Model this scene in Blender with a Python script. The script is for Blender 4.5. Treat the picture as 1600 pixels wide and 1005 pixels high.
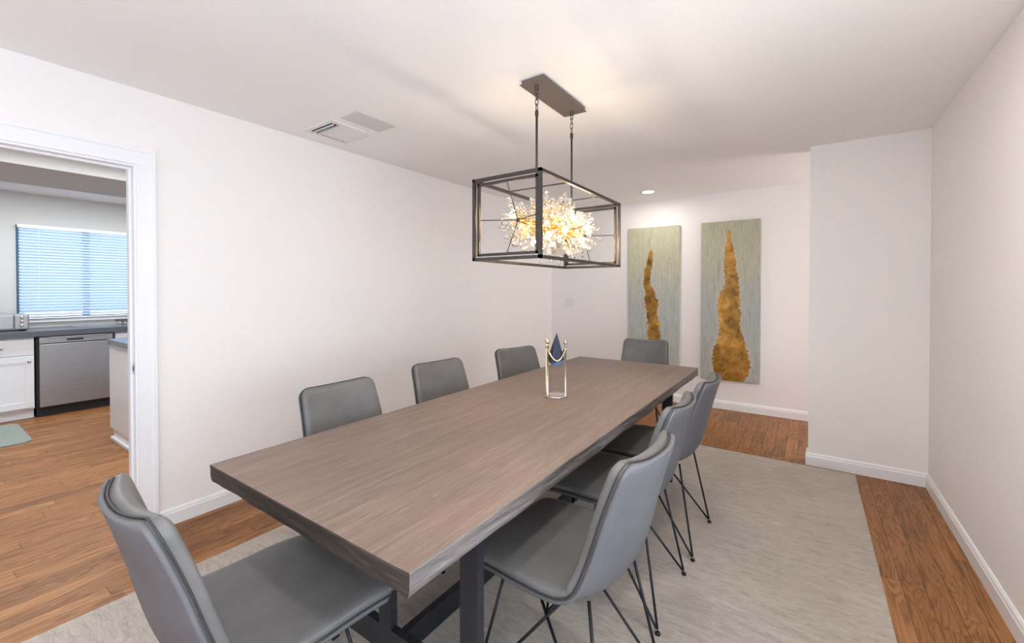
import bpy, bmesh, math, random
from mathutils import Vector, Matrix, noise
random.seed(7)
PI = math.pi
sc = bpy.context.scene
C = sc.collection
for o in list(bpy.data.objects): bpy.data.objects.remove(o)

# ------------------------------------------------------------------ camera, sky, lights, exposure
H = 1.345                      # eye height
F_PX, CY = 670.43, 459.82      # focal length and principal row in pixels of the 1600x1005 frame
YAW, PITCH = 0.605, 0.0113
cam = bpy.data.cameras.new('camera'); camo = bpy.data.objects.new('camera', cam); C.objects.link(camo)
cam.sensor_fit = 'HORIZONTAL'; cam.sensor_width = 36.0; cam.lens = 36.0*F_PX/1600
cam.shift_y = -(502.5-CY)/1600; cam.clip_start = 0.02; cam.clip_end = 200
camo.location = (0, 0, H); camo.rotation_euler = (PI/2-PITCH, 0, YAW)
sc.camera = camo

w = bpy.data.worlds.new('sky'); sc.world = w; w.use_nodes = True
w.node_tree.nodes['Background'].inputs[0].default_value = (0.48, 0.70, 1.0, 1)
w.node_tree.nodes['Background'].inputs[1].default_value = .5

def lamp(name, kind, loc, rot, energy, color, **kw):
    l = bpy.data.lights.new(name, kind); l.energy = energy; l.color = color
    for k, v in kw.items(): setattr(l, k, v)
    o = bpy.data.objects.new(name, l); C.objects.link(o); o.location = loc; o.rotation_euler = rot
    return o
# sun over the patio beyond the kitchen window
lamp('sun', 'SUN', (0, 0, 8), (math.radians(-12), math.radians(28), 0), 5.0, (1, .96, .9), angle=0.02)
# daylight through the wide glass door in the right wall beside the camera
lamp('side_window_daylight', 'AREA', (.60, .0, 1.15), (PI/2+math.radians(25), 0, PI/2), 30, (0.87, 0.93, 1.0), shape='RECTANGLE', size=2.8, size_y=1.0)
lamp('hall_entry_fill', 'AREA', (2.40, 4.71, 1.25), (PI/2, 0, PI/2), 17, (1.0, .96, .93), shape='RECTANGLE', size=.9, size_y=1.9)  # added fill for the far hall, set at an unseen glazed entry
lamp('rear_window_fill', 'AREA', (-1.15, -2.05, 1.40), (PI/2+math.radians(30), 0, 0), 14, (0.96, 0.98, 1.0), shape='RECTANGLE', size=2.9, size_y=1.1)  # added fill behind the camera, tilted up to lift ceiling and return wall
# added kitchen fill lamps, hidden above the door head and the soffit
lamp('kitchen_ceiling_fill', 'AREA', (-4.1, 1.0, 2.40), (0, 0, 0), 28, (.94, .97, 1.0), shape='RECTANGLE', size=1.0, size_y=1.6)
lamp('kitchen_counter_fill', 'AREA', (-6.27, 1.2, 2.42), (0, 0, 0), 20, (.93, .97, 1.0), shape='RECTANGLE', size=.4, size_y=2.4)  # added fill over the counter, hidden by the soffit

sc.view_settings.view_transform = 'Standard'; sc.view_settings.look = 'None'
sc.view_settings.exposure = 1.0; sc.view_settings.gamma = 1.0; sc.view_settings.use_curve_mapping = False
sc.cycles.max_bounces = 9; sc.cycles.transmission_bounces = 7; sc.cycles.glossy_bounces = 4; sc.cycles.diffuse_bounces = 5

# ------------------------------------------------------------------ materials
M = {}
def nt(name):
    m = bpy.data.materials.new(name); m.use_nodes = True; M[name] = m
    t = m.node_tree; return m, t, t.nodes['Principled BSDF']
def sset(b, **kw):
    for k, v in kw.items():
        k = k.replace('_', ' ')
        if k in b.inputs:
            if isinstance(v, tuple) and len(v) == 3: v = (*v, 1)
            b.inputs[k].default_value = v
def N(t, typ, **kw):
    n = t.nodes.new(typ)
    for k, v in kw.items(): setattr(n, k, v)
    return n
def mathn(t, op, a, b=None, c=None):
    n = t.nodes.new('ShaderNodeMath'); n.operation = op
    for i, v in enumerate((a, b, c)):
        if v is None: continue
        if isinstance(v, (int, float)): n.inputs[i].default_value = v
        else: t.links.new(v, n.inputs[i])
    return n.outputs[0]
def ramp(t, fac, stops):
    r = t.nodes.new('ShaderNodeValToRGB'); e = r.color_ramp.elements
    while len(e) < len(stops): e.new(0.5)
    for i, (p, c) in enumerate(stops): e[i].position = p; e[i].color = (*c, 1) if len(c) == 3 else c
    t.links.new(fac, r.inputs[0]); return r.outputs[0]
def mapped(t, src, scale, rot=(0, 0, 0)):
    mp = t.nodes.new('ShaderNodeMapping'); mp.inputs['Scale'].default_value = scale; mp.inputs['Rotation'].default_value = rot
    t.links.new(src, mp.inputs['Vector']); return mp.outputs[0]
def noisen(t, vec, scale, detail=4, rough=.55, dist=0):
    n = t.nodes.new('ShaderNodeTexNoise'); n.inputs['Scale'].default_value = scale; n.inputs['Detail'].default_value = detail
    n.inputs['Roughness'].default_value = rough; n.inputs['Distortion'].default_value = dist
    t.links.new(vec, n.inputs['Vector']); return n.outputs['Fac']
def mixc(t, fac, a, b, mode='MIX'):
    n = t.nodes.new('ShaderNodeMix'); n.data_type = 'RGBA'; n.blend_type = mode
    for i, v in ((0, fac), (6, a), (7, b)):
        if isinstance(v, (int, float)): n.inputs[i].default_value = v
        elif isinstance(v, tuple): n.inputs[i].default_value = (*v, 1) if len(v) == 3 else v
        else: t.links.new(v, n.inputs[i])
    return n.outputs[2]
def bump(t, b, h, strength=.2, dist=.002):
    n = t.nodes.new('ShaderNodeBump'); n.inputs['Strength'].default_value = strength; n.inputs['Distance'].default_value = dist
    t.links.new(h, n.inputs['Height']); t.links.new(n.outputs[0], b.inputs['Normal'])
def simple(name, col, rough=.5, metal=0, nscale=0, namp=.06, bstr=0, **kw):
    m, t, b = nt(name); sset(b, Base_Color=col, Roughness=rough, Metallic=metal, **kw)
    if nscale:
        g = t.nodes.new('ShaderNodeNewGeometry').outputs['Position']
        f = noisen(t, g, nscale)
        t.links.new(ramp(t, f, [(.3, tuple(c*(1-namp) for c in col)), (.7, tuple(min(1, c*(1+namp)) for c in col))]), b.inputs['Base Color'])
        if bstr: bump(t, b, f, bstr)
    return m

simple('wall_paint', (.875, .845, .83), .75, nscale=60, namp=.012, bstr=.04)
simple('ceiling_paint', (.90, .885, .875), .85, nscale=70, namp=.012, bstr=.05)
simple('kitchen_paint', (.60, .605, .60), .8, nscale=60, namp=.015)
simple('trim_paint', (.86, .86, .88), .35, nscale=30, namp=.01)
simple('cabinet_white', (.86, .88, .92), .35, nscale=20, namp=.015)
simple('counter_grey', (.10, .115, .135), .25, nscale=140, namp=.25)
simple('island_top_white', (.12, .13, .15), .2, nscale=140, namp=.2)
simple('black_gap', (.012, .012, .014), .6, nscale=30, namp=.1)
simple('patio_concrete', (.85, .85, .84), .9, nscale=3, namp=.06)
simple('black_metal', (.018, .018, .021), .38, metal=.6, nscale=80, namp=.15)
simple('table_iron', (.035, .036, .042), .42, metal=.5, nscale=60, namp=.2)
simple('bronze', (.085, .072, .062), .42, metal=.75, nscale=90, namp=.15)
simple('bronze_plate', (.20, .17, .155), .5, metal=.6, nscale=60, namp=.08)
simple('gold', (.80, .50, .16), .28, metal=1, nscale=60, namp=.1)
simple('brass', (.72, .60, .36), .22, metal=1, nscale=70, namp=.12)
simple('nickel', (.62, .60, .58), .3, metal=1, nscale=60, namp=.08)
simple('chrome_base', (.70, .66, .60), .12, metal=.9, nscale=40, namp=.05)
simple('navy_cloth', (.011, .017, .042), .6, nscale=160, namp=.25, bstr=.2)
simple('pale_blue', (.16, .25, .47), .35, nscale=60, namp=.1)
simple('mat_green', (.27, .31, .28), .9, nscale=120, namp=.2, bstr=.3)
simple('vent_white', (.80, .78, .75), .5, nscale=40, namp=.02)
simple('patch_grey', (.66, .645, .625), .8, nscale=60, namp=.02)
simple('mullion_blue', (.42, .55, .75), .5, nscale=40, namp=.03)
simple('window_blue', (.06, .14, .22), .4, nscale=40, namp=.05)
simple('piping', (.035, .035, .036), .5, nscale=200, namp=.2)

m, t, b = nt('steel'); sset(b, Base_Color=(.40, .41, .43), Metallic=.85, Roughness=.34)
g = t.nodes.new('ShaderNodeNewGeometry').outputs['Position']
f = noisen(t, mapped(t, g, (1, 1, 160)), 3)
t.links.new(ramp(t, f, [(.3, (.34, .35, .37)), (.7, (.46, .47, .49))]), b.inputs['Base Color'])
m, t, b = nt('glass_pane'); sset(b, Base_Color=(.93, .97, 1), Roughness=.0, IOR=1.05); b.inputs['Transmission Weight'].default_value = 1.0
m, t, b = nt('crystal'); sset(b, Base_Color=(1, .97, .92), Roughness=.03, IOR=1.45); b.inputs['Transmission Weight'].default_value = .92
# blind slats let daylight through
m, t, b = nt('blind_slat'); sset(b, Base_Color=(.86, .90, .95), Roughness=.6)
tr = t.nodes.new('ShaderNodeBsdfTranslucent'); tr.inputs[0].default_value = (.80, .90, 1.0, 1)
mx = t.nodes.new('ShaderNodeMixShader'); mx.inputs[0].default_value = .6
t.links.new(b.outputs[0], mx.inputs[1]); t.links.new(tr.outputs[0], mx.inputs[2])
t.links.new(mx.outputs[0], t.nodes['Material Output'].inputs['Surface'])
def emit(name, col, s):
    m, t, b = nt(name); sset(b, Base_Color=col, Roughness=.4)
    b.inputs['Emission Color'].default_value = (*col, 1); b.inputs['Emission Strength'].default_value = s
emit('bulb_glow', (1.0, .82, .60), 150)
emit('downlight_glow', (1.0, .95, .86), 14)

# grey leather with fine grain
m, t, b = nt('leather'); sset(b, Roughness=.46); b.inputs['Specular IOR Level'].default_value = .5
tc = t.nodes.new('ShaderNodeTexCoord').outputs['Object']
f = noisen(t, tc, 7, 3); f2 = noisen(t, tc, 260, 3)
t.links.new(ramp(t, f, [(.3, (.112, .109, .107)), (.7, (.152, .147, .144))]), b.inputs['Base Color'])
bump(t, b, f2, .12, .001)
m, t, b = nt('leather_outer'); sset(b, Roughness=.55); b.inputs['Specular IOR Level'].default_value = .4
tc = t.nodes.new('ShaderNodeTexCoord').outputs['Object']
f = noisen(t, tc, 5, 3); f2 = noisen(t, tc, 300, 3)
t.links.new(ramp(t, f, [(.3, (.114, .113, .122)), (.7, (.146, .144, .154))]), b.inputs['Base Color'])
bump(t, b, f2, .08, .001)

# floor planks: oak strips, grain along Y, colour by plank
m, t, b = nt('oak_plank'); sset(b, Roughness=.42); b.inputs['Specular IOR Level'].default_value = .22
geo = t.nodes.new('ShaderNodeNewGeometry'); oi = t.nodes.new('ShaderNodeObjectInfo')
rnd = mathn(t, 'FRACT', mathn(t, 'ADD', oi.outputs['Random'], geo.outputs['Random Per Island']))
off = t.nodes.new('ShaderNodeCombineXYZ'); t.links.new(mathn(t, 'MULTIPLY', rnd, 37.0), off.inputs[0]); t.links.new(mathn(t, 'MULTIPLY', rnd, 91.0), off.inputs[1])
va = N(t, 'ShaderNodeVectorMath', operation='ADD'); t.links.new(geo.outputs['Position'], va.inputs[0]); t.links.new(off.outputs[0], va.inputs[1])
g1 = noisen(t, mapped(t, va.outputs[0], (26, 1.6, 1)), 1.6, 6, .6, 1.2)
g2 = noisen(t, mapped(t, va.outputs[0], (160, 5, 1)), 1.0, 4, .6)
base = ramp(t, rnd, [(0, (.22, .098, .036)), (.35, (.315, .142, .052)), (.7, (.275, .122, .043)), (1, (.37, .175, .068))])
g1 = mathn(t, 'ADD', mathn(t, 'MULTIPLY', g1, .72), mathn(t, 'MULTIPLY', mathn(t, 'MULTIPLY_ADD', mathn(t, 'SINE', mathn(t, 'MULTIPLY', noisen(t, mapped(t, va.outputs[0], (9, .9, 1)), 1.4, 2, .45, 1.0), 70.0)), .5, .5), .28))
gr = ramp(t, g1, [(.30, (.62, .58, .54)), (.5, (1, 1, 1)), (.72, (1.28, 1.3, 1.3))])
fine = ramp(t, g2, [(.3, (.84, .82, .80)), (.7, (1.08, 1.08, 1.08))])
t.links.new(mixc(t, 1.0, mixc(t, 1.0, base, gr, 'MULTIPLY'), fine, 'MULTIPLY'), b.inputs['Base Color'])
bump(t, b, g2, .12, .001)
simple('subfloor', (.05, .025, .012), .7, nscale=20, namp=.1)

# rug: pale grey-beige viscose with streaks running across (X)
m, t, b = nt('rug_pile'); sset(b, Roughness=.88); b.inputs['Sheen Weight'].default_value = .25
g = t.nodes.new('ShaderNodeNewGeometry').outputs['Position']
s1 = noisen(t, mapped(t, g, (6.5, 30, 1)), 1.3, 8, .72, .9)
s2 = noisen(t, mapped(t, g, (22, 120, 1)), 1.4, 4, .7)
s3 = noisen(t, g, 2.4, 5, .62)
c = ramp(t, s1, [(.28, (.32, .276, .232)), (.48, (.44, .385, .328)), (.7, (.54, .48, .415))])
c = mixc(t, 1.0, c, ramp(t, s2, [(.3, (.80, .79, .78)), (.7, (1.12, 1.12, 1.12))]), 'MULTIPLY')
c = mixc(t, 1.0, c, ramp(t, s3, [(.3, (.90, .89, .88)), (.7, (1.06, 1.06, 1.06))]), 'MULTIPLY')
t.links.new(c, b.inputs['Base Color'])
bump(t, b, mathn(t, 'ADD', s1, mathn(t, 'MULTIPLY', s2, .6)), .5, .004)

# table top: wire-brushed dark oak, grain along Y
def table_wood(name, dark, mid, light, grain_axis, rough):
    m, t, b = nt(name); sset(b, Roughness=rough)
    g = t.nodes.new('ShaderNodeNewGeometry').outputs['Position']
    sc_ = (30, 1.5, 30) if grain_axis == 'y' else (2.5, 30, 60)
    a1 = noisen(t, mapped(t, g, sc_), 1.3, 7, .68, .7)
    a2 = noisen(t, mapped(t, g, tuple(k*6 for k in sc_)), 1.2, 3, .6)
    a3 = noisen(t, g, 2.2, 3, .5)
    c = ramp(t, a1, [(.28, dark), (.5, mid), (.74, light)])
    c = mixc(t, 1.0, c, ramp(t, a2, [(.3, (.78, .77, .76)), (.65, (1.08, 1.08, 1.08))]), 'MULTIPLY')
    c = mixc(t, 1.0, c, ramp(t, a3, [(.3, (.88, .90, .92)), (.7, (1.10, 1.05, 1.02))]), 'MULTIPLY')
    nk = noisen(t, mapped(t, g, (1, .45, 1)), 34, 2, .5)
    c = mixc(t, ramp(t, nk, [(.70, (0, 0, 0)), (.78, (.35, .35, .35))]), c, light)
    t.links.new(c, b.inputs['Base Color'])
    bump(t, b, mathn(t, 'ADD', a1, a2), .35, .003)
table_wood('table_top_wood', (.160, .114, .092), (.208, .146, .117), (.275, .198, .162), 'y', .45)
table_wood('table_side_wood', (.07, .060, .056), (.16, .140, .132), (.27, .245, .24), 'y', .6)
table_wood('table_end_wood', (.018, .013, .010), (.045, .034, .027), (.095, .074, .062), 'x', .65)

# abstract canvases: vertical grey-green strokes and a gold-leaf plume drawn over the height
def painting(name, seed, tint, mids, halfs):
    m, t, b = nt(name); sset(b, Roughness=.55)
    tc = t.nodes.new('ShaderNodeTexCoord').outputs['Object']
    sp = t.nodes.new('ShaderNodeSeparateXYZ'); t.links.new(tc, sp.inputs[0])
    mp = t.nodes.new('ShaderNodeMapping'); mp.inputs['Location'].default_value = (seed, 0, seed*2); t.links.new(tc, mp.inputs[0]); tc2 = mp.outputs[0]
    s1 = noisen(t, mapped(t, tc2, (26, 1, 2.6)), 1.6, 5, .65, .4)
    s2 = noisen(t, mapped(t, tc2, (90, 1, 7)), 1.4, 4, .7)
    s3 = noisen(t, tc2, 2.2, 3, .5)
    bg = ramp(t, s1, [(.28, tuple(k*.62 for k in tint)), (.42, tint), (.62, tuple(k*1.12 for k in tint)), (.78, tuple(min(.9, k*1.3) for k in tint))])
    bg = mixc(t, 1.0, bg, ramp(t, s2, [(.30, (.42, .43, .44)), (.42, (.92, .92, .92)), (.6, (1.05, 1.05, 1.05)), (.8, (1.22, 1.22, 1.18))]), 'MULTIPLY')
    bg = mixc(t, mathn(t, 'MULTIPLY', s3, .30), bg, (.42, .44, .34))
    bg = mixc(t, 1.0, bg, ramp(t, mathn(t, 'DIVIDE', sp.outputs[2], 1.77), [(.0, (.98, 1.0, 1.04)), (.45, (.97, 1.0, 1.10)), (.75, (1.06, 1.03, .88)), (1, (1.05, 1.02, .84))]), 'MULTIPLY')
    z = mathn(t, 'DIVIDE', sp.outputs[2], 1.77)            # 0 bottom .. 1 top
    def curve(pts):
        n = t.nodes.new('ShaderNodeFloatCurve'); cu = n.mapping.curves[0]
        while len(cu.points) < len(pts): cu.points.new(.5, .5)
        for p, (x, y) in zip(cu.points, pts): p.location = (x, y)
        n.mapping.update(); t.links.new(z, n.inputs['Value']); return n.outputs[0]
    mid = curve(mids); half = curve(halfs)
    u = mathn(t, 'DIVIDE', sp.outputs[0], .60)             # 0 left .. 1 right
    e1 = noisen(t, mapped(t, tc2, (7, 1, 11)), 1.5, 6, .7)
    e2 = noisen(t, mapped(t, tc2, (40, 1, 30)), 1.5, 3, .7)
    d = mathn(t, 'ABSOLUTE', mathn(t, 'SUBTRACT', u, mid))
    edge = mathn(t, 'ADD', mathn(t, 'MULTIPLY', mathn(t, 'SUBTRACT', e1, .5), .22), mathn(t, 'MULTIPLY', mathn(t, 'SUBTRACT', e2, .5), .08))
    edge = mathn(t, 'MULTIPLY', edge, mathn(t, 'MINIMUM', mathn(t, 'MULTIPLY', half, 9.0), 1.0))
    mk = mathn(t, 'LESS_THAN', mathn(t, 'ADD', d, edge), half)
    halo = mathn(t, 'MULTIPLY', mathn(t, 'LESS_THAN', mathn(t, 'ADD', d, mathn(t, 'MULTIPLY', edge, 1.6)), mathn(t, 'MULTIPLY', half, 1.18)), .38)
    bg = mixc(t, halo, bg, (.60, .55, .45))
    gn = noisen(t, tc2, 9, 6, .65, .8); gn2 = noisen(t, tc2, 3.2, 3, .5)
    gc = ramp(t, gn, [(.28, (.12, .055, .006)), (.44, (.34, .165, .018)), (.56, (.50, .26, .045)), (.74, (.70, .42, .13))])
    gc = mixc(t, 1.0, gc, ramp(t, gn2, [(.35, (.62, .60, .55)), (.6, (1.15, 1.12, 1.1))]), 'MULTIPLY')
    t.links.new(mixc(t, mk, bg, gc), b.inputs['Base Color'])
    t.links.new(mathn(t, 'MULTIPLY', mk, .35), b.inputs['Metallic'])
    t.links.new(mathn(t, 'SUBTRACT', .6, mathn(t, 'MULTIPLY', mk, .2)), b.inputs['Roughness'])
    bump(t, b, mathn(t, 'ADD', mathn(t, 'MULTIPLY', s1, .5), mathn(t, 'MULTIPLY', gn, mk)), .25, .003)
painting('canvas_narrow_plume', 3.1, (.45, .455, .40),
    [(0, .53), (.25, .52), (.38, .50), (.5, .46), (.54, .45), (.62, .38), (.70, .40), (.78, .44), (.86, .455), (1, .46)],
    [(0, .10), (.20, .125), (.30, .12), (.42, .115), (.48, .125), (.54, .10), (.62, .07), (.70, .066), (.78, .05), (.83, .03), (.855, .0), (1, 0)])
painting('canvas_wide_plume', 11.7, (.40, .405, .36),
    [(0, .53), (.1, .52), (.2, .51), (.3, .52), (.4, .49), (.52, .49), (.62, .53), (.73, .50), (.83, .49), (.93, .485), (1, .485)],
    [(0, .22), (.04, .28), (.12, .315), (.2, .27), (.26, .22), (.32, .175), (.38, .185), (.52, .18), (.60, .125), (.72, .10), (.80, .078), (.84, .06), (.9, .034), (.935, .02), (.945, 0), (1, 0)])
simple('canvas_edge', (.42, .42, .38), .8, nscale=60, namp=.1)

# ------------------------------------------------------------------ mesh helpers
def link(name, bm, mat, parent=None, smooth=False, loc=(0, 0, 0), rot=(0, 0, 0)):
    me = bpy.data.meshes.new(name); bmesh.ops.recalc_face_normals(bm, faces=bm.faces[:]); bm.to_mesh(me); bm.free()
    for mt in ([mat] if isinstance(mat, str) else mat): me.materials.append(M[mt])
    if smooth:
        for p in me.polygons: p.use_smooth = True
    o = bpy.data.objects.new(name, me); C.objects.link(o); o.parent = parent; o.location = loc; o.rotation_euler = rot
    return o
def box(bm, x0, x1, y0, y1, z0, z1, bev=0):
    r = bmesh.ops.create_cube(bm, size=1.0, matrix=Matrix.Translation(((x0+x1)/2, (y0+y1)/2, (z0+z1)/2)) @ Matrix.Diagonal((x1-x0, y1-y0, z1-z0, 1)))
    if bev:
        es = {e for v in r['verts'] for e in v.link_edges}
        bmesh.ops.bevel(bm, geom=list(es), offset=bev, segments=2, affect='EDGES', profile=.5)
    return bm
def B(*a, **k): return box(bmesh.new(), *a, **k)
def tube(bm, pts, r, n=8, closed=False, caps=True):
    pts = [Vector(p) for p in pts]; L = len(pts); rings = []
    up = None
    for i, p in enumerate(pts):
        a = pts[(i-1) % L] if (closed or i > 0) else p
        c = pts[(i+1) % L] if (closed or i < L-1) else p
        tdir = (c-a).normalized()
        if up is None:
            up = tdir.orthogonal().normalized()
        else:
            up = (up - tdir*up.dot(tdir)); up = up.normalized() if up.length > 1e-6 else tdir.orthogonal().normalized()
        s = tdir.cross(up); rr = r[i] if isinstance(r, (list, tuple)) else r
        rings.append([bm.verts.new(p + (up*math.cos(2*PI*k/n) + s*math.sin(2*PI*k/n))*rr) for k in range(n)])
    for i in range(L if closed else L-1):
        A, D = rings[i], rings[(i+1) % L]
        for k in range(n): bm.faces.new((A[k], A[(k+1) % n], D[(k+1) % n], D[k]))
    if caps and not closed: bm.faces.new(rings[0][::-1]); bm.faces.new(rings[-1])
    return bm
def T(pts, r, **k): return tube(bmesh.new(), pts, r, **k)
def lathe(bm, prof, n=20, loc=(0, 0, 0)):
    lx, ly, lz = loc; rings = []
    for r, z in prof:
        rings.append([bm.verts.new((lx+r*math.cos(2*PI*k/n), ly+r*math.sin(2*PI*k/n), lz+z)) for k in range(n)])
    for a, b2 in zip(rings, rings[1:]):
        for k in range(n): bm.faces.new((a[k], a[(k+1) % n], b2[(k+1) % n], b2[k]))
    bm.faces.new(rings[0][::-1]); bm.faces.new(rings[-1]); return bm
def LA(prof, n=20, loc=(0, 0, 0)): return lathe(bmesh.new(), prof, n, loc)
def grid(bm, P):
    V = [[bm.verts.new(p) for p in row] for row in P]
    for i in range(len(V)-1):
        for j in range(len(V[0])-1): bm.faces.new((V[i][j], V[i][j+1], V[i+1][j+1], V[i+1][j]))
    return V
def thing(name, label, cat, loc=(0, 0, 0), rotz=0, group=None):
    o = bpy.data.objects.new(name, None); C.objects.link(o); o.location = loc; o.rotation_euler = (0, 0, rotz)
    o.empty_display_size = .1
    return tag(o, label, cat, group)
def tag(o, label, cat, group=None):
    o['label'] = label; o['category'] = cat
    if group: o['group'] = group
    return o
def struct(name, bm, mat, label=None, parent=None):
    o = link(name, bm, mat, parent)
    o['kind'] = 'structure'
    if label: o['label'] = label
    return o
def dup(root, loc, rotz, label):
    r = root.copy(); C.objects.link(r); r.location = loc; r.rotation_euler = (0, 0, rotz); r['label'] = label
    for ch in list(root.children):
        c = ch.copy(); C.objects.link(c); c.parent = r
        for gch in list(ch.children):
            d = gch.copy(); C.objects.link(d); d.parent = c
    return r

# ------------------------------------------------------------------ the shell of the rooms
ZC = 2.43; XL, XR, YF, YJ, XJ, YB = -2.991, .675, 5.308, 3.992, .0025, -2.4
WT = .12
DY0, DY1, DZ = -.15, .745, 2.005            # doorway to the kitchen
KX, KY0, KY1 = -7.25, -1.6, 3.6
bm = bmesh.new()
box(bm, XL-WT, XL, YB, DY0-.018, 0, ZC); box(bm, XL-WT, XL, DY1+.018, YF, 0, ZC); box(bm, XL-WT, XL, DY0-.018, DY1+.018, DZ+.018, ZC)
struct('wall_left', bm, 'wall_paint', 'long pale wall with the kitchen doorway')
CXE = 2.45      # the hallway runs on to the right behind the return wall, to a glazed entry added for fill light
struct('wall_far', B(XL-WT, CXE+WT, YF, YF+WT, 0, ZC), 'wall_paint', 'pale end wall with the two gold paintings')
struct('wall_return', B(XJ, CXE+WT, YJ, YJ+WT, 0, ZC), 'wall_paint', 'projecting wall between hallway and right wall')
bm = bmesh.new(); box(bm, CXE, CXE+WT, YJ+WT, YJ+WT+.10, 0, ZC); box(bm, CXE, CXE+WT, YF-.10, YF, 0, ZC); box(bm, CXE, CXE+WT, YJ+WT+.10, YF-.10, 2.20, ZC); box(bm, CXE, CXE+WT, YJ+WT+.10, YF-.10, 0, .10)
struct('wall_hall_end', bm, 'wall_paint', 'hallway end wall with an added glazed entry, out of sight')
bm = bmesh.new()
for y_ in (YJ+WT+.10, YF-.15): box(bm, CXE+.03, CXE+.09, y_, y_+.05, .10, 2.20)
box(bm, CXE+.03, CXE+.09, YJ+WT+.15, YF-.15, .10, .15); box(bm, CXE+.03, CXE+.09, YJ+WT+.15, YF-.15, 2.15, 2.20)
wh_ = struct('window_4_added', bm, 'trim_paint', 'glazed hallway entry added for fill light, out of sight')
link('pane', B(CXE+.056, CXE+.062, YJ+WT+.15, YF-.15, .15, 2.15), 'glass_pane', wh_)
bm = bmesh.new(); GY0, GY1, GZ = -1.30, 2.0, 2.14    # glass door beside the camera, out of the frame
box(bm, XR, XR+WT, GY1, YJ, 0, ZC); box(bm, XR, XR+WT, YB, GY0, 0, ZC); box(bm, XR, XR+WT, GY0, GY1, GZ, ZC); box(bm, XR, XR+WT, GY0, GY1, 0, .06)
struct('wall_right', bm, 'wall_paint', 'bare pale wall on the right')
bm = bmesh.new()
for y_ in (GY0, .325, GY1-.05): box(bm, XR+.03, XR+.09, y_, y_+.05, .06, GZ)
box(bm, XR+.03, XR+.09, GY0, GY1, .06, .11); box(bm, XR+.03, XR+.09, GY0, GY1, GZ-.05, GZ)
ws_ = struct('window_3', bm, 'trim_paint', 'wide glass door beside the viewer')
for y_ in (GY0+.05, .375): link('pane', B(XR+.056, XR+.062, y_, y_+1.575, .11, GZ-.05), 'glass_pane', ws_)
bm = bmesh.new()      # rear wall behind the camera, with one large window added for fill light
box(bm, XL-WT, -2.70, YB-WT, YB, 0, ZC); box(bm, .40, XR+WT, YB-WT, YB, 0, ZC); box(bm, -2.70, .40, YB-WT, YB, 0, .30); box(bm, -2.70, .40, YB-WT, YB, 2.36, ZC)
struct('wall_rear', bm, 'wall_paint', 'wall behind the viewer with an added wide window')
bm = bmesh.new()
for x in (-2.70, -1.69, -.66, .35): box(bm, x, x+.05, YB-.09, YB-.03, .30, 2.36)
box(bm, -2.70, .40, YB-.09, YB-.03, .30, .35); box(bm, -2.70, .40, YB-.09, YB-.03, 2.31, 2.36)
wr = struct('window_2_added', bm, 'trim_paint', 'wide window behind the viewer, added for fill light')
for x in (-2.65, -1.64, -.61): link('pane', B(x, x+.96, YB-.064, YB-.058, .35, 2.31), 'glass_pane', wr)
struct('ceiling', B(KX-WT, CXE+WT, YB-WT, YF+WT, ZC, ZC+.1), 'ceiling_paint', 'smooth pale ceiling')
bm = bmesh.new()      # kitchen window wall
WY0, WY1, WZ0, WZ1 = .79, 1.93, 1.0, 2.07
box(bm, KX-WT, KX, KY0, WY0, 0, ZC); box(bm, KX-WT, KX, WY1, KY1, 0, ZC); box(bm, KX-WT, KX, WY0, WY1, 0, WZ0); box(bm, KX-WT, KX, WY0, WY1, WZ1, ZC)
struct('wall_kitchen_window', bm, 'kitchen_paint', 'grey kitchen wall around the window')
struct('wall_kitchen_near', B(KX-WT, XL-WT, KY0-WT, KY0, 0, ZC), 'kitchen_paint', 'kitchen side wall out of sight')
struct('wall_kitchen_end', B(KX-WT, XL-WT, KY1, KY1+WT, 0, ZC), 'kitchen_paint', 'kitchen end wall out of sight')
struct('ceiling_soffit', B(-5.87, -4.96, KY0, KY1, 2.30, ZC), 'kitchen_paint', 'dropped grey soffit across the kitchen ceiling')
struct('ground_patio', B(-40, KX-WT-.02, -20, 25, -.12, -.06), 'patio_concrete', 'sunlit pale ground outside the kitchen window')

# baseboards with a small bevelled cap
def baseboard(name, x0, x1, y0, y1, side):
    bm = bmesh.new(); h, d = .095, .015
    if side == 'x+': a = [(x0, y0), (x0, y1)]; n = (1, 0)
    elif side == 'x-': a = [(x0, y0), (x0, y1)]; n = (-1, 0)
    else: a = [(x0, y0), (x1, y0)]; n = (0, -1)
    prof = [(0, 0), (d, 0), (d, h*.72), (d*.75, h*.80), (d*.75, h*.88), (d*.3, h), (0, h)]
    rings = [[bm.verts.new((p[0]+n[0]*o_, p[1]+n[1]*o_, z)) for o_, z in prof] for p in a]
    for i in range(len(prof)):
        j = (i+1) % len(prof); bm.faces.new((rings[0][i], rings[0][j], rings[1][j], rings[1][i]))
    bm.faces.new(rings[0]); bm.faces.new(rings[1][::-1])
    return struct(name, bm, 'trim_paint')
baseboard('baseboard_left', XL, XL, DY1+.09, YF, 'x+')
baseboard('baseboard_left_rear', XL, XL, YB, DY0-.09, 'x+')
baseboard('baseboard_far', XL, CXE, YF, YF, 'y-')
baseboard('baseboard_return', XJ-.015, XR, YJ, YJ, 'y-')
baseboard('baseboard_return_side', XJ, XJ, YJ, YJ+WT, 'x-')
baseboard('baseboard_right', XR, XR, 2.0, YJ, 'x-')
baseboard('baseboard_right_rear', XR, XR, YB, -1.30, 'x-')

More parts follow.
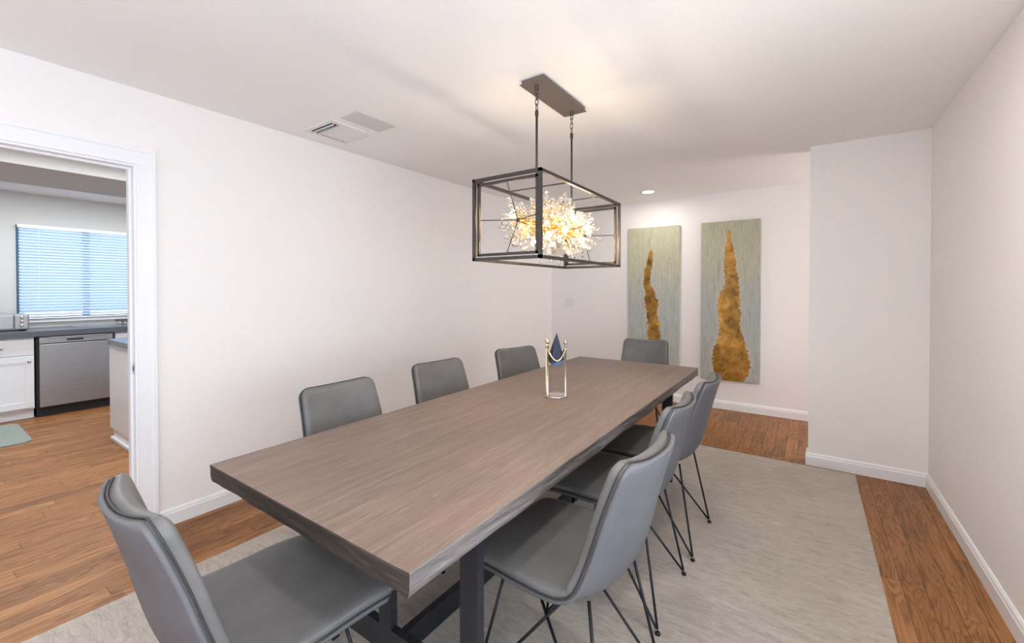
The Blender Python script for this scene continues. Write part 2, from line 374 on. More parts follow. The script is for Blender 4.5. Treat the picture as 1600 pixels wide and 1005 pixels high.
# doorway: jambs, casing on the dining side, stop, strike plate
d1 = struct('door_1', bmesh.new(), 'trim_paint', 'white cased doorway to the kitchen')
link('jamb', B(XL-WT-.004, XL+.004, DY1, DY1+.018, 0, DZ+.018), 'trim_paint', d1)
link('jamb', B(XL-WT-.004, XL+.004, DY0-.018, DY0, 0, DZ+.018), 'trim_paint', d1)
link('head_jamb', B(XL-WT-.004, XL+.004, DY0, DY1, DZ, DZ+.018), 'trim_paint', d1)
def casing(y0, y1, z0, z1, horiz=False):
    bm = bmesh.new(); box(bm, XL, XL+.014, y0, y1, z0, z1, .002)
    return link('casing', bm, 'trim_paint', d1)
casing(DY1+.008, DY1+.092, 0, DZ+.012); casing(DY0-.092, DY0-.008, 0, DZ+.012); casing(DY0-.092, DY1+.092, DZ+.012, DZ+.096)
link('casing_bead', B(XL+.014, XL+.02, DY1+.078, DY1+.092, 0, DZ+.096), 'trim_paint', d1)
link('casing_bead', B(XL+.014, XL+.02, DY0-.092, DY1+.078, DZ+.082, DZ+.096), 'trim_paint', d1)
link('door_stop', B(XL-.075, XL-.04, DY1-.011, DY1, 0, DZ), 'trim_paint', d1)
link('door_stop', B(XL-.075, XL-.04, DY0, DY1-.011, DZ-.011, DZ), 'trim_paint', d1)
sp_ = link('strike_plate', B(XL-.036, XL-.004, DY1-.0025, DY1, .885, .945, .001), 'nickel', d1); sp_['label'] = 'nickel strike plate'
link('strike_hole', B(XL-.027, XL-.013, DY1-.0032, DY1-.001, .902, .928), 'black_gap', sp_)

# ------------------------------------------------------------------ floor planks
PW = .0845
fl = struct('floor', B(KX-WT, 2.57, YB-WT, YF+WT, -.06, -.012), 'subfloor', 'brown oak strip floor running through dining room and kitchen')
CS, SN = math.cos(YAW), math.sin(YAW)
def project(x, y, z):
    X = CS*x+SN*y; Z = -SN*x+CS*y; Y = H-z
    Y, Z = math.cos(PITCH)*Y-math.sin(PITCH)*Z, math.sin(PITCH)*Y+math.cos(PITCH)*Z
    return (800+F_PX*X/Z, CY+F_PX*Y/Z) if Z > .15 else None
RUG = (-2.443, .2845, .20, 3.938)
planks = []
x = KX; rr = random.Random(5)
while x < 2.45:
    x1 = min(x+PW, 2.50)
    ylo = KY0 if x < XL-WT else (YB if x < XR else YJ)
    y = ylo - rr.random()*.9
    yend = KY1 if x1 < XL-WT else YF
    while y < yend:
        y1 = y + rr.choice((.35, .5, .6, .75, .9, 1.1))
        yy0, yy1 = max(y, ylo), min(y1, yend)
        if yy1-yy0 > .03: planks.append((x, x1, yy0, yy1))
        y = y1
    x = x1
def seen(p):
    x0, x1, y0, y1 = p; n = 0; tot = 12; ws = 0
    for i in range(6):
        yy = y0+(y1-y0)*(i+.5)/6; xx = (x0+x1)/2
        q = project(xx, yy, 0)
        if q is None or not (0 <= q[0] <= 1600 and 0 <= q[1] <= 1005): continue
        if RUG[0] < xx < RUG[1] and RUG[2] < yy < RUG[3]: continue
        if xx < XL:                                  # only through the doorway
            yc = yy*(XL/xx)
            if not (DY0 < yc < DY1): continue
            if xx < -6.62 or (yy > 1.12 and -5.2 < xx < -4.6): continue
        if xx > XJ and yy > YJ: continue
        Z = -SN*xx+CS*yy; ws += 1/Z**3
    return ws*(x1-x0)*(y1-y0)
scored = sorted(((seen(p), i) for i, p in enumerate(planks)), reverse=True)
single = {i for s, i in scored[:290] if s > 0}
bmp = bmesh.new(); box(bmp, -.5, .5, -.5, .5, -1, 0)
proto = None
rest = bmesh.new()
for i, (x0, x1, y0, y1) in enumerate(planks):
    dz = (i*0.61803 % 1)*.0008
    if i in single:
        if proto is None:
            o = proto = link('plank', bmp, 'oak_plank', fl)
        else:
            o = proto.copy(); C.objects.link(o); o.parent = fl
        o.location = ((x0+x1)/2, (y0+y1)/2, -dz); o.scale = (x1-x0-.0016, y1-y0-.0014, .012)
    else:
        box(rest, x0+.0008, x1-.0008, y0+.0007, y1-.0007, -.012, -dz)
rs = link('plank_field', rest, 'oak_plank', fl); rs['kind'] = 'stuff'

# ------------------------------------------------------------------ rug
bm = bmesh.new(); box(bm, RUG[0], RUG[1], RUG[2], RUG[3], 0.0, .009, .003)
rug = thing('area_rug', 'large pale grey-beige streaked rug under the dining table', 'rug')
link('pile', bm, 'rug_pile', rug)
ZR = .009

# ------------------------------------------------------------------ dining table
TX0, TX1, TY0, TY1, TT, TB = -1.642, -.671, .597, 3.416, .76, .7025
table = thing('dining_table', 'long dark wood dining table with thick rough-hewn top on iron trestles', 'table', (0, 0, 0))
def per(step=.045):
    pts = []
    def seg(a, b2, n_):
        L = math.hypot(b2[0]-a[0], b2[1]-a[1]); k = max(2, round(L/step))
        for i in range(k): pts.append((a[0]+(b2[0]-a[0])*i/k, a[1]+(b2[1]-a[1])*i/k, n_))
    e = .004
    seg((TX0+e, TY0), (TX1-e, TY0), (0, -1)); seg((TX1, TY0+e), (TX1, TY1-e), (1, 0)); seg((TX1-e, TY1), (TX0+e, TY1), (0, 1)); seg((TX0, TY1-e), (TX0, TY0+e), (-1, 0))
    return pts
P = per(); bm = bmesh.new(); rings = []
levels = [(0, -.002), (.003, 0), (.014, -.001), (.026, -.002), (.038, -.002), (.05, -.004), (TT-TB, -.008)]
for li, (dz, off_) in enumerate(levels):
    ring = []
    for (px, py, n_) in P:
        q = Vector((px*9, py*9, dz*60)); a = noise.noise(q)*.0035 + noise.noise(q*3.1)*.0025
        if li < 2: a *= .15
        zj = noise.noise(Vector((px*7, py*7, 4)))*.006 if li == len(levels)-1 else 0
        ring.append(bm.verts.new((px+n_[0]*(off_+a), py+n_[1]*(off_+a), TT-dz+zj)))
    rings.append(ring)
n = len(P)
for a, b2 in zip(rings, rings[1:]):
    for k in range(n):
        f_ = bm.faces.new((a[k], a[(k+1) % n], b2[(k+1) % n], b2[k]))
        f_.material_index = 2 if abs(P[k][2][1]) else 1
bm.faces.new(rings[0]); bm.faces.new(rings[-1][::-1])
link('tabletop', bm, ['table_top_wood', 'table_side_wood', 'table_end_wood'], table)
for ty in (.94, 3.05):
    for xx in (-.803, -1.511):
        link('leg', B(xx-.034, xx+.034, ty, ty+.03, ZR, TB-.02, .0015), 'table_iron', table)
    link('center_post', B(-1.205, -1.145, ty, ty+.03, .20, TB-.02, .0015), 'table_iron', table)
    link('crossbar', B(-1.477, -.837, ty, ty+.03, .11, .20, .0015), 'table_iron', table)
    link('top_bar', B(-1.56, -.754, ty-.02, ty+.05, TB-.022, TB+.004, .0015), 'table_iron', table)
link('stretcher', B(-1.160, -1.130, .97, 3.05, .085, .165, .0015), 'table_iron', table)

# ------------------------------------------------------------------ dining chairs
PR = [(.274, .424), (.264, .440), (.222, .450), (.14, .452), (.05, .447), (-.05, .441), (-.11, .442), (-.155, .455), (-.19, .485), (-.214, .535), (-.235, .61), (-.256, .70), (-.279, .786), (-.302, .864)]
WD = [.222, .230, .236, .240, .240, .239, .236, .231, .225, .219, .211, .204, .199, .194]
WR = [.000, .002, .004, .008, .012, .020, .030, .040, .048, .050, .047, .042, .036, .030]
def cat(vals, s):
    i = min(int(s), len(vals)-2); f_ = s-i
    g_ = lambda k: vals[max(0, min(len(vals)-1, k))]
    p0, p1, p2, p3 = g_(i-1), g_(i), g_(i+1), g_(i+2)
    return .5*((2*p1)+(-p0+p2)*f_+(2*p0-5*p1+4*p2-p3)*f_**2+(-p0+3*p1-3*p2+p3)*f_**3)
YS, ZS = [p[0] for p in PR], [p[1] for p in PR]
SM = len(PR)-1
dense = [(cat(YS, k*SM/400), cat(ZS, k*SM/400)) for k in range(401)]
arc = [0]
for a, b2 in zip(dense, dense[1:]): arc.append(arc[-1]+math.hypot(b2[0]-a[0], b2[1]-a[1]))
LEN = arc[-1]
def at_arc(l):
    l = max(0, min(LEN, l)); lo, hi = 0, 400
    while hi-lo > 1:
        md = (lo+hi)//2
        if arc[md] <= l: lo = md
        else: hi = md
    f_ = (l-arc[lo])/max(1e-9, arc[hi]-arc[lo]); return (lo+f_)*SM/400
def S(l, v, off_=0.0, grow=0.0):
    s = at_arc(l); y, z = cat(YS, s), cat(ZS, s)
    ds = .02; s2 = min(SM, s+ds); s1 = max(0, s-ds)
    ty, tz = cat(YS, s2)-cat(YS, s1), cat(ZS, s2)-cat(ZS, s1); q = math.hypot(ty, tz)
    ty, tz = ty/q, tz/q; ny, nz = tz, -ty         # seat: up, back: forward
    w_ = cat(WD, s)+grow
    R_ = .045
    for e in (l, LEN-l):
        if e < R_: w_ = w_-R_+math.sqrt(max(0, R_*R_-(R_-e)**2))
    wr_ = cat(WR, s)*abs(v)**2.4
    o_ = off_+wr_
    return Vector((w_*v, y+ny*o_, z+nz*o_))
NL, NV = 44, 16
def ls(a, b2, n_):   # denser near rounded ends
    return [a+(b2-a)*(.5-.5*math.cos(PI*i/n_)) for i in range(n_+1)]
VV = [math.sin(PI/2*(-1+2*j/NV)) for j in range(NV+1)]
def slab(l0, l1, lo_off, hi_fn, n_=NL, shrink=0.0):
    bm = bmesh.new(); LL = ls(l0, l1, n_)
    bot = grid(bm, [[S(l, v, lo_off, -shrink) for v in VV] for l in LL])
    top = grid(bm, [[S(l, v, hi_fn(l, v, l0, l1), -shrink) for v in VV] for l in LL])
    nl = len(LL); nv = len(VV)
    edge = [(0, j) for j in range(nv)]+[(i, nv-1) for i in range(1, nl)]+[(nl-1, j) for j in range(nv-2, -1, -1)]+[(i, 0) for i in range(nl-2, 0, -1)]
    for k in range(len(edge)):
        a, b2 = edge[k], edge[(k+1) % len(edge)]
        try: bm.faces.new((bot[a[0]][a[1]], bot[b2[0]][b2[1]], top[b2[0]][b2[1]], top[a[0]][a[1]]))
        except ValueError: pass
    return bm
def puff(hmax, hedge):
    def fn(l, v, l0, l1):
        e = min(1, min(l-l0, l1-l)/.035); e = max(0, e)
        a = 1-(1-e)**2.2; c_ = 1-abs(v)**7
        return hedge+(hmax-hedge)*(a**.6)*max(0, c_)**.5
    return fn
SPL = LEN*.485
chair = thing('dining_chair', 'x', 'chair', group='dining chairs around the table')
link('outer_shell', slab(.0, LEN, -.012, lambda l, v, a, b2: -.001), 'leather_outer', chair, True)
link('seat', slab(.004, SPL-.001, .0, puff(.036, .020), shrink=.001), 'leather', chair, True)
link('backrest', slab(SPL+.001, LEN-.003, .0, puff(.046, .024), shrink=.001), 'leather', chair, True)
bm = bmesh.new(); LL = ls(0, LEN, 60); loop = [S(l, 1, .004, .0015) for l in LL]+[S(LEN, v, .004, .0015) for v in VV[::-1][1:-1]]+[S(l, -1, .004, .0015) for l in LL[::-1]]+[S(0, v, .004, .0015) for v in VV[1:-1]]
lp = [loop[0]]
for p in loop[1:]:
    if (p-lp[-1]).length > .003: lp.append(p)
link('piping', tube(bm, lp, .0026, n=6, closed=True), 'piping', chair, True)
bm = bmesh.new(); box(bm, -.135, .135, -.10, .15, .408, .418); box(bm, -.10, .10, -.06, .12, .418, .436)
link('base_plate', bm, 'black_metal', chair)
def leg(sx, sy):
    foot = Vector((sx*.212, .245 if sy > 0 else -.230, .012))
    a = Vector((sx*.150, sy*.150, .441)); b2 = Vector((sx*.115, -sy*.085, .430))
    da = (a-foot).normalized(); db = (b2-foot).normalized()
    pts = [a, foot+da*.02, foot+da*.008+db*.002, foot+da*.002+db*.008, foot+db*.02, b2]
    o = link('leg', T(pts, .0052, n=8), 'black_metal', chair, True)
    link('foot_cap', LA([(.006, 0), (.0105, .001), (.0105, .008), (.006, .013)], 12, (foot.x, foot.y, 0)), 'black_metal', o)
for sx in (-1, 1):
    for sy in (-1, 1): leg(sx, sy)
R_ = math.radians
spots = [
 ((-1.235, .566), -3, 'grey leather chair at the near head of the table, closest to the viewer'),
 ((-.650, 1.290), 85.5, 'nearest grey leather chair on the right side, showing its full outer back'),
 ((-.702, 1.885), 90, 'middle grey leather chair of three on the right side of the table'),
 ((-.690, 2.440), 90, 'farthest grey leather chair on the right side, beside the bare rug'),
 ((-1.655, 1.255), -90, 'largest-looking grey leather chair of the three against the left wall'),
 ((-1.710, 1.972), -96, 'grey leather chair between two others along the left wall'),
 ((-1.665, 2.741), -106, 'farthest grey leather chair along the left wall, just left of the brass ornament'),
 ((-1.205, 3.700), 187, 'grey leather chair at the far head of the table before the paintings'),
]
for i, ((x, y), r, lab) in enumerate(spots):
    if i == 0: chair.location = (x, y, ZR); chair.rotation_euler = (0, 0, R_(r)); chair['label'] = lab
    else: dup(chair, (x, y, ZR), R_(r), lab)

# ------------------------------------------------------------------ centrepiece on the table
cp = thing('table_ornament', 'brass three-post stand with wavy rail and navy cone on the table', 'ornament', (-1.135, 2.065, TT))
link('base', LA([(.060, 0), (.062, .002), (.062, .007), (.058, .010), (.0, .010)][:4], 32), 'chrome_base', cp, True)
ang = [R_(202), R_(238), R_(20)]
for k, a in enumerate(ang):
    px, py = .052*math.cos(a), .052*math.sin(a); hh = (.305, .30, .295)[k]; pr = (.0075, .006, .005)[k]
    o = link('post', LA([(.008, .010), (.009, .014), (pr, .020), (pr, hh-.02), (.007, hh-.018), (.004, hh-.01)], 12, (px, py, 0)), 'brass' if k != 2 else 'nickel', cp, True)
    bm = bmesh.new(); bmesh.ops.create_uvsphere(bm, u_segments=12, v_segments=8, radius=.0105, matrix=Matrix.Translation((px, py, hh)) @ Matrix.Diagonal((1, 1, 1.25, 1)))
    link('finial', bm, 'brass' if k != 2 else 'nickel', o, True)
rail = []
for k in range(64):
    a = 2*PI*k/64
    rail.append((.055*math.cos(a), .055*math.sin(a), .238+.030*math.cos(2*(a-R_(215)))+.006*math.cos(3*a)))
link('wavy_rail', T(rail, .005, n=8, closed=True), 'brass', cp, True)
bm = bmesh.new(); tip = bm.verts.new((.004, .0, .350)); base_ = []
for k in range(16):
    a = 2*PI*k/16; r_ = .046+.006*math.cos(4*a); base_.append(bm.verts.new((r_*math.cos(a), r_*math.sin(a), .195+.008*math.cos(2*a))))
mid_ = [bm.verts.new((v.co.x*.52+.001, v.co.y*.52, .275)) for v in base_]
for k in range(16):
    j = (k+1) % 16; bm.faces.new((base_[k], base_[j], mid_[j], mid_[k])); bm.faces.new((mid_[k], mid_[j], tip))
bm.faces.new(base_[::-1]); link('cone', bm, 'navy_cloth', cp, False)
link('cup', LA([(.008, .165), (.028, .172), (.038, .190), (.041, .200), (.039, .200)], 20), 'pale_blue', cp, True)

# ------------------------------------------------------------------ chandelier
CX_, CYc = -1.170, 2.118
X0, X1, Y0, Y1, Z0, Z1 = -1.366, -.973, 1.631, 2.605, 1.484, 1.884
ch = thing('chandelier', 'bronze open box chandelier with starburst of lit glass drops hanging over table', 'chandelier', (CX_, CYc, ZC))
def cl(o):     # geometry is written in room coordinates, shift it under the ceiling plate
    o.matrix_parent_inverse = Matrix.Translation((-CX_, -CYc, -ZC)); return o
can = cl(link('canopy', B(CX_-.067, CX_+.067, CYc-.243, CYc+.243, ZC-.022, ZC-.0005, .002), 'bronze_plate', ch))
link('canopy_lip', B(CX_-.0735, CX_+.0735, CYc-.25, CYc+.25, ZC-.026, ZC-.021, .001), 'bronze_plate', can)
def bars(pts_pairs, s):
    bm = bmesh.new()
    for a, b2 in pts_pairs:
        box(bm, min(a[0], b2[0])-s, max(a[0], b2[0])+s, min(a[1], b2[1])-s, max(a[1], b2[1])+s, min(a[2], b2[2])-s, max(a[2], b2[2])+s)
    return bm
h = .0075
for z in (Z0+h, Z1-h):
    for x in (X0+h, X1-h):
        cl(link('long_rail', bars([((x, Y0+h, z), (x, Y1-h, z))], h), 'bronze', ch))
for y in (Y0+h, Y1-h):
    pp = [((X0+h, y, Z0+h), (X0+h, y, Z1-h)), ((X1-h, y, Z0+h), (X1-h, y, Z1-h)), ((X0+h, y, Z0+h), (X1-h, y, Z0+h)), ((X0+h, y, Z1-h), (X1-h, y, Z1-h))]
    e = cl(link('end_frame', bars(pp, h), 'bronze', ch))
    yi = y + (.010 if y < CYc else -.010); g_ = .021+h
    pp = [((X0+g_, yi, Z0+g_), (X0+g_, yi, Z1-g_)), ((X1-g_, yi, Z0+g_), (X1-g_, yi, Z1-g_)), ((X0+g_, yi, Z0+g_), (X1-g_, yi, Z0+g_)), ((X0+g_, yi, Z1-g_), (X1-g_, yi, Z1-g_))]
    link('inner_frame', bars(pp, .0065), 'bronze', e)
    yh = y+(.105 if y < CYc else -.105); zc_ = (Z0+Z1)/2
    for ex, ez in ((CX_, Z1-g_), (CX_, Z0+g_), (X0+g_, zc_), (X1-g_, zc_)):
        link('spoke', T([(ex, yi, ez), (CX_, yh, zc_)], .0026, n=6), 'bronze', e)
    bm = bmesh.new(); bmesh.ops.create_uvsphere(bm, u_segments=12, v_segments=8, radius=.011, matrix=Matrix.Translation((CX_, yh, zc_)))
    link('hub', bm, 'bronze', e, True)
zc_ = (Z0+Z1)/2
cl(link('center_spindle', T([(CX_, Y0+.11, zc_), (CX_, Y0+.20, zc_), (CX_, Y1-.20, zc_), (CX_, Y1-.11, zc_)], [.006, .014, .014, .006], n=12), 'gold', ch, True))
for yr in (1.918, 2.318):
    cl(link('top_crossbar', T([(X0+h, yr, Z1-h), (X1-h, yr, Z1-h)], .004, n=8), 'bronze', ch))
    rod = cl(link('hanging_rod', T([(CX_, yr, zc_+.01), (CX_, yr, 2.262)], .0062, n=10), 'bronze', ch, True))
    link('rod_collar', LA([(.009, 2.245), (.0095, 2.25), (.0095, 2.272), (.005, 2.28)], 12, (CX_, yr, 0)), 'bronze', rod, True)
    link('ceiling_hook', LA([(.006, ZC-.05), (.010, ZC-.044), (.010, ZC-.028), (.012, ZC-.026)], 12, (CX_, yr, 0)), 'bronze', rod, True)
    for k in range(4):       # chain links, alternating planes
        zl = 2.292+k*.028; pts = []
        for q in range(16):
            a = 2*PI*q/16; dx = .0085*math.cos(a); dz = .019*math.sin(a)
            pts.append((CX_+(dx if k % 2 else 0), yr+(0 if k % 2 else dx), zl+dz))
        link('chain_link', T(pts, .0021, n=6, closed=True), 'bronze', rod, True)
# starburst of gold stems ending in glass drops, bulbs among them
rg = random.Random(21)
stems = bmesh.new()
bmd = LA([(.0012, -.017), (.0055, -.012), (.0088, -.003), (.0085, .006), (.0050, .013), (.0012, .017)], 8)
drop0 = None; nd = 0
tips = []
tries = 0
while len(tips) < 270 and tries < 20000:
    tries += 1
    yy = CYc+rg.uniform(-.33, .31)
    d = Vector((rg.gauss(0, 1), rg.gauss(0, .55)+(yy-CYc)*2.6, rg.gauss(0, 1))).normalized()
    L_ = rg.uniform(.11, .195)*(1.0-.30*(abs(yy-CYc)/.33)**2)
    p0 = Vector((CX_, yy, zc_)); p1 = p0+d*L_
    p1.x = max(X0+.03, min(X1-.03, p1.x)); p1.z = max(Z0-.004, min(Z1-.035, p1.z))
    if not (Y0+.10 < p1.y < Y1-.06) or any((p1-q).length < .018 for q in tips): continue
    tips.append(p1)
    bend = (p0+p1)/2+Vector((rg.uniform(-.012, .012), rg.uniform(-.012, .012), .01))
    tube(stems, [p0+d*.01, bend, p1-d*.012], .0013, n=4, caps=False)
    if drop0 is None: o = drop0 = link('glass_drop', bmd, 'crystal', ch, True)
    else: o = drop0.copy(); C.objects.link(o); o.parent = ch
    o.location = p1-Vector((CX_, CYc, ZC)); o.rotation_mode = 'QUATERNION'; o.rotation_quaternion = d.to_track_quat('Z', 'Y')
    s = rg.uniform(1.0, 1.45); o.scale = (s, s, s)
so = cl(link('stem_cluster', stems, 'gold', ch, True)); so['kind'] = 'stuff'; so['label'] = 'thin gold wires carrying the glass drops'
for (bx, by, bz) in ((-.10, -.27, .05), (.085, -.22, -.06), (-.06, -.12, -.085), (.095, -.06, -.02), (.09, .05, .055), (-.09, .06, .05), (.09, .15, -.055), (.08, .23, .03)):
    p1 = Vector((CX_+bx, CYc+by, zc_+bz)); p0 = Vector((CX_, CYc+by*.8, zc_)); dd = (p1-p0).normalized()
    arm = cl(link('bulb_arm', T([p0, p0+(p1-p0)*.5, p1-dd*.014], [.006, .007, .010], n=8), 'gold', ch, True))
    bm = bmesh.new(); bmesh.ops.create_uvsphere(bm, u_segments=12, v_segments=8, radius=.0145, matrix=Matrix.Translation(p1) @ dd.to_track_quat('Z', 'Y').to_matrix().to_4x4() @ Matrix.Diagonal((1, 1, 1.25, 1)))
    link('bulb', bm, 'bulb_glow', arm, True)

# ------------------------------------------------------------------ recessed downlight, vent, patch, switch
dl = thing('recessed_downlight', 'small round recessed ceiling light glowing above the paintings', 'ceiling light', (-1.475, 4.80, ZC))
link('trim_ring', LA([(.062, -.001), (.066, -.005), (.088, -.004), (.092, 0), (.062, 0)], 32), 'vent_white', dl, True)
link('lens', LA([(.0, -.0015), (.061, -.0015), (.061, 0), (.0, 0)][1:3], 32), 'downlight_glow', dl)
lamp('downlight_beam', 'AREA', (-1.475, 4.80, ZC-.012), (0, 0, 0), 2.6, (1, .93, .84), shape='DISK', size=.12)

for k, (x, y, lab) in enumerate(((.12, 1.65, 'added fill downlight beside the glass door, out of frame'), (-.35, .45, 'added fill downlight over the viewer, out of frame'), (.05, -.7, 'added fill downlight behind the viewer by the glass door'))):  # unseen downlights added to lift the right wall and floor
    dup(dl, (x, y, ZC), 0, lab)
    lamp('downlight_beam', 'AREA', (x, y, ZC-.012), (0, 0, 0), 5.5, (1, .95, .89), shape='DISK', size=.12)  # fill lamp under each added downlight

vt = thing('ceiling_vent', 'white louvred air vent in the ceiling near the left wall', 'vent', (-2.672, 1.765, ZC))
bm = bmesh.new()
box(bm, -.165, .165, -.165, -.135, -.008, -.0005); box(bm, -.165, .165, .135, .165, -.008, -.0005); box(bm, -.165, -.125, -.135, .135, -.008, -.0005); box(bm, .125, .165, -.135, .135, -.008, -.0005)
link('frame', bm, 'vent_white', vt)
link('duct', B(-.125, .125, -.135, .135, -.0022, -.0005), 'black_gap', vt)
for k in range(9):
    yv = -.118+k*.0295
    tilt = R_(78) if k < 2 else R_(3)
    link('louvre', B(-.124, .124, -.0150, .0150, -.0008, .0008), 'vent_white', vt, loc=(0, yv, -.012 if k < 2 else -.0052), rot=(tilt, 0, 0)).scale = (1, .5 if k < 2 else 1, 1)
link('hinge_line', B(-.1262, -.1238, -.06, .135, -.0092, -.0078), 'black_gap', vt)
tag(link('ceiling_panel', B(-.090, .090, -.15, .15, -.006, -.0005, .001), 'patch_grey', loc=(-2.345, 1.765, ZC)), 'flat grey rectangular panel on the ceiling beside the vent', 'panel')

sw = thing('light_switch', 'small white switch plate low on the far wall left of the paintings', 'switch', (-2.716, YF, 1.163))
link('plate', B(-.058, .058, -.006, -.0005, -.057, .057, .002), 'vent_white', sw)
for dx in (-.023, .023): link('toggle', B(dx-.006, dx+.006, -.014, -.006, -.012, .012, .002), 'trim_paint', sw)

# ------------------------------------------------------------------ paintings
def canvas(x0, x1, z0, mat, label):
    p = thing('painting', label, 'painting', (x0, YF, z0), group='gold plume paintings on the far wall')
    s = (x1-x0)/.60
    o = link('canvas', B(0, .60, -.040, -.003, 0, 1.77, .003), mat, p); o.scale = (s, 1, 1)
    bm = bmesh.new(); box(bm, .004, x1-x0-.004, -.003, -.0005, .01, 1.76)
    link('stretcher_frame', bm, 'canvas_edge', p)
canvas(-1.866, -1.252, .332, 'canvas_narrow_plume', 'grey-green abstract canvas with narrow gold plume, left of the pair')
canvas(-1.015, -.421, .332, 'canvas_wide_plume', 'grey-green abstract canvas with broad gold plume widening at its base')

# ------------------------------------------------------------------ kitchen seen through the doorway
CT0, CT1 = .850, .912
win = struct('window_1', bmesh.new(), 'window_blue', 'kitchen window with white blinds')
bm = bmesh.new()
box(bm, KX-.10, KX-.02, WY0, WY0+.03, WZ0, WZ1); box(bm, KX-.10, KX-.02, WY1-.03, WY1, WZ0, WZ1); box(bm, KX-.10, KX-.02, WY0, WY1, WZ0, WZ0+.03); box(bm, KX-.10, KX-.02, WY0, WY1, WZ1-.03, WZ1)
link('window_frame', bm, 'window_blue', win)
link('mullion', B(KX-.09, KX-.03, 1.33, 1.39, WZ0+.03, WZ1-.03), 'mullion_blue', win)
link('pane', B(KX-.068, KX-.062, WY0+.03, 1.335, WZ0+.03, WZ1-.03), 'glass_pane', win)
link('pane', B(KX-.068, KX-.062, 1.385, WY1-.03, WZ0+.03, WZ1-.03), 'glass_pane', win)
link('window_sill', B(KX-.02, KX+.03, WY0-.02, WY1+.02, WZ0-.03, WZ0), 'trim_paint', win)
bl = thing('window_blind', 'white horizontal slat blind lowered over the kitchen window', 'blind', (KX+.035, (WY0+WY1)/2, WZ1))
link('head_rail', B(-.028, .028, -.565, .565, -.035, .0, .003), 'trim_paint', bl)
s0 = None
for k in range(30):
    z = -.052-k*.0332
    if s0 is None: o = s0 = link('slat', B(-.0175, .0175, -.555, .555, -.0008, .0008), 'blind_slat', bl)
    else: o = s0.copy(); C.objects.link(o); o.parent = bl
    o.location = (0, 0, z); o.rotation_euler = (0, R_(36), 0)
link('bottom_rail', B(-.014, .014, -.558, .558, -1.062, -1.045, .003), 'trim_paint', bl)
for yy in (-.40, .40): link('ladder_cord', T([(.0, yy, -.03), (.0, yy, -1.045)], .0015, n=5), 'trim_paint', bl)

ct = thing('countertop', 'dark grey stone worktop along the kitchen window', 'countertop', (KX, 1.2, CT0))
bm = bmesh.new(); box(bm, .003, .665, -1.9, 1.9, 0, CT1-CT0, .004); link('slab', bm, 'counter_grey', ct)
link('sink_rim', B(.10, .50, -.02, .62, CT1-CT0, CT1-CT0+.006, .002), 'steel', ct)
XF = -6.625
def cabinet(y0, y1, label, doors):
    c_ = thing('base_cabinet', label, 'cabinet', (XF, (y0+y1)/2, 0), group='white kitchen base cabinets')
    hw = (y1-y0)/2
    bm = bmesh.new(); box(bm, -.60, -.02, -hw, hw, .10, CT0-.001); box(bm, -.55, -.075, -hw, hw, 0, .10); link('body', bm, 'cabinet_white', c_)
    n_ = doors; ww = 2*hw/n_
    for k in range(n_):
        a, b2 = -hw+k*ww+.004, -hw+(k+1)*ww-.004
        dr = link('drawer', B(-.02, .0, a, b2, .665, .835, .003), 'cabinet_white', c_)
        bm = bmesh.new(); bmesh.ops.create_uvsphere(bm, u_segments=10, v_segments=6, radius=.015, matrix=Matrix.Translation((.016, (a+b2)/2, .75)))
        link('knob', bm, 'nickel', dr, True)
        do = link('door', B(-.02, .0, a, b2, .115, .655, .003), 'cabinet_white', c_)
        bm = bmesh.new()
        box(bm, 0, .006, a+.004, a+.06, .12, .65); box(bm, 0, .006, b2-.06, b2-.004, .12, .65); box(bm, 0, .006, a+.06, b2-.06, .12, .18); box(bm, 0, .006, a+.06, b2-.06, .59, .65)
        link('door_frame', bm, 'cabinet_white', do)
        bm = bmesh.new(); bmesh.ops.create_uvsphere(bm, u_segments=10, v_segments=6, radius=.015, matrix=Matrix.Translation((.022, b2-.035, .60)))
        link('knob', bm, 'nickel', do, True)
cabinet(-.06, .84, 'white kitchen base cabinet with round knobs left of the dishwasher', 2)
cabinet(1.475, 2.40, 'white kitchen base cabinet right of the dishwasher, mostly hidden', 2)
dw = thing('dishwasher', 'stainless steel dishwasher built in under the kitchen worktop', 'dishwasher', (XF, 1.157, 0))
link('body', B(-.58, -.012, -.305, .305, .10, CT0-.004), 'black_gap', dw)
link('toe_kick', B(-.58, -.05, -.30, .30, 0, .10), 'black_gap', dw)
dd = link('door', B(-.012, .016, -.285, .295, .105, .765, .004), 'steel', dw)
cpn = link('control_panel', B(-.012, .012, -.285, .295, .772, .842, .004), 'steel', dw)
link('display', B(.012, .0135, -.08, .05, .792, .812), 'black_gap', cpn)
link('indicator', B(.012, .0137, .06, .075, .797, .807), 'bulb_glow', cpn) if False else None
link('handle_lip', B(.012, .030, -.22, .23, .825, .840, .003), 'steel', cpn)

isl = thing('kitchen_island', 'white cabinet end of the kitchen peninsula beside the door jamb', 'cabinet', (-5.19, 1.125, 0))
bm = bmesh.new(); box(bm, 0, .60, 0, 1.6, .10, .852); box(bm, .06, .60, .0, 1.6, 0, .10); link('body', bm, 'cabinet_white', isl)
link('end_panel', B(.002, .60, -.012, 0, .10, .852, .002), 'cabinet_white', isl)
link('base_trim', B(.05, .60, -.022, -.0, 0, .03, .004), 'trim_paint', isl)
for k in range(3): link('door', B(-.018, 0, .01+k*.53, .53+k*.53, .115, .84, .003), 'cabinet_white', isl)
it = thing('peninsula_worktop', 'grey-edged worktop with clipped corner on the peninsula', 'countertop', (-5.19, 1.125, .853))
bm = bmesh.new(); out = [(-.03, 1.6), (-.03, .10), (.02, -.03), (.62, -.03), (.62, 1.6)]
lo = [bm.verts.new((x, y, 0)) for x, y in out]; hi = [bm.verts.new((x, y, .045)) for x, y in out]
bm.faces.new(lo[::-1]); bm.faces.new(hi)
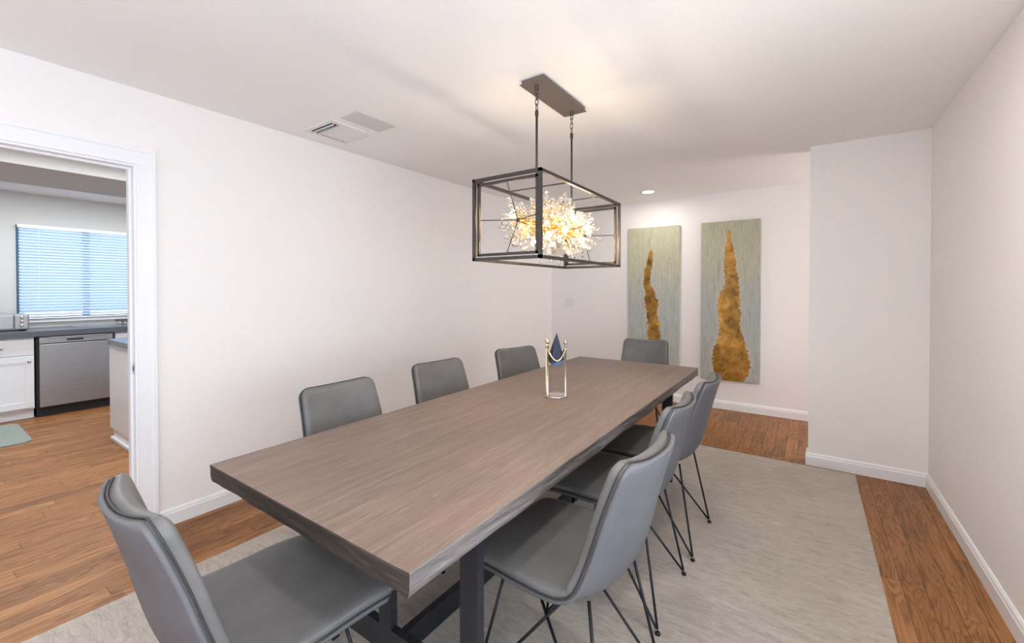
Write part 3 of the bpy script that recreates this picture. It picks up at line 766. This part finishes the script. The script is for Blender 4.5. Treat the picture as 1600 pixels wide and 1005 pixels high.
for k in range(5): bm.faces.new((lo[k], lo[(k+1) % 5], hi[(k+1) % 5], hi[k]))
link('slab', bm, 'counter_grey', it)

ts = thing('toaster', 'silver toaster oven on the worktop at the frame edge', 'toaster', (-6.87, .60, CT1+.0005))
bm = bmesh.new(); box(bm, -.14, .14, -.22, .22, .012, .175, .012); link('body', bm, 'steel', ts)
for sx in (-1, 1):
    for sy in (-1, 1): link('foot', LA([(.012, 0), (.014, .006), (.012, .013)], 10, (sx*.11, sy*.19, 0)), 'black_gap', ts)
link('door', B(.138, .146, -.205, .11, .03, .16, .003), 'steel', ts)
link('door_gap', B(.139, .1405, .112, .118, .025, .165), 'black_gap', ts)
link('control_strip', B(.138, .144, .122, .212, .03, .16, .003), 'steel', ts)
for k in range(3):
    bm = LA([(.013, 0), (.014, .006), (.010, .014)], 12); bmesh.ops.rotate(bm, verts=bm.verts[:], matrix=Matrix.Rotation(PI/2, 3, 'Y')); bmesh.ops.translate(bm, verts=bm.verts[:], vec=(.143, .167, .055+k*.042))
    link('knob', bm, 'nickel', ts, True)
link('top_tray', B(-.11, .11, -.19, .10, .174, .182, .003), 'steel', ts)
dr = thing('dish_rack', 'low dark wire dish rack on the worktop behind the peninsula', 'rack', (-6.86, 1.72, CT1+.0065))
link('rim', T([(-.14, -.17, .05), (.14, -.17, .05), (.14, .17, .05), (-.14, .17, .05)], .005, n=6, closed=True), 'black_metal', dr)
for k in range(7): link('wire', T([(-.14, -.15+k*.05, .05), (-.13, -.15+k*.05, .004), (.13, -.15+k*.05, .004), (.14, -.15+k*.05, .05)], .003, n=5), 'black_metal', dr)
# mat with rounded corners
bm = bmesh.new(); pts = []
for cx_, cy_, a0 in ((-5.70, .62, 0), (-6.42, .62, 90), (-6.42, -.20, 180), (-5.70, -.20, 270)):
    for k in range(6):
        a = R_(a0+k*18); pts.append((cx_+.08*math.cos(a), cy_+.08*math.sin(a)))
lo = [bm.verts.new((x, y, 0)) for x, y in pts]; hi = [bm.verts.new((x, y, .012)) for x, y in pts]
bm.faces.new(lo[::-1]); bm.faces.new(hi)
for k in range(len(pts)): bm.faces.new((lo[k], lo[(k+1) % len(pts)], hi[(k+1) % len(pts)], hi[k]))
tag(link('kitchen_mat', bm, 'mat_green'), 'grey-green cushioned mat on the kitchen floor by the white cabinet', 'mat')
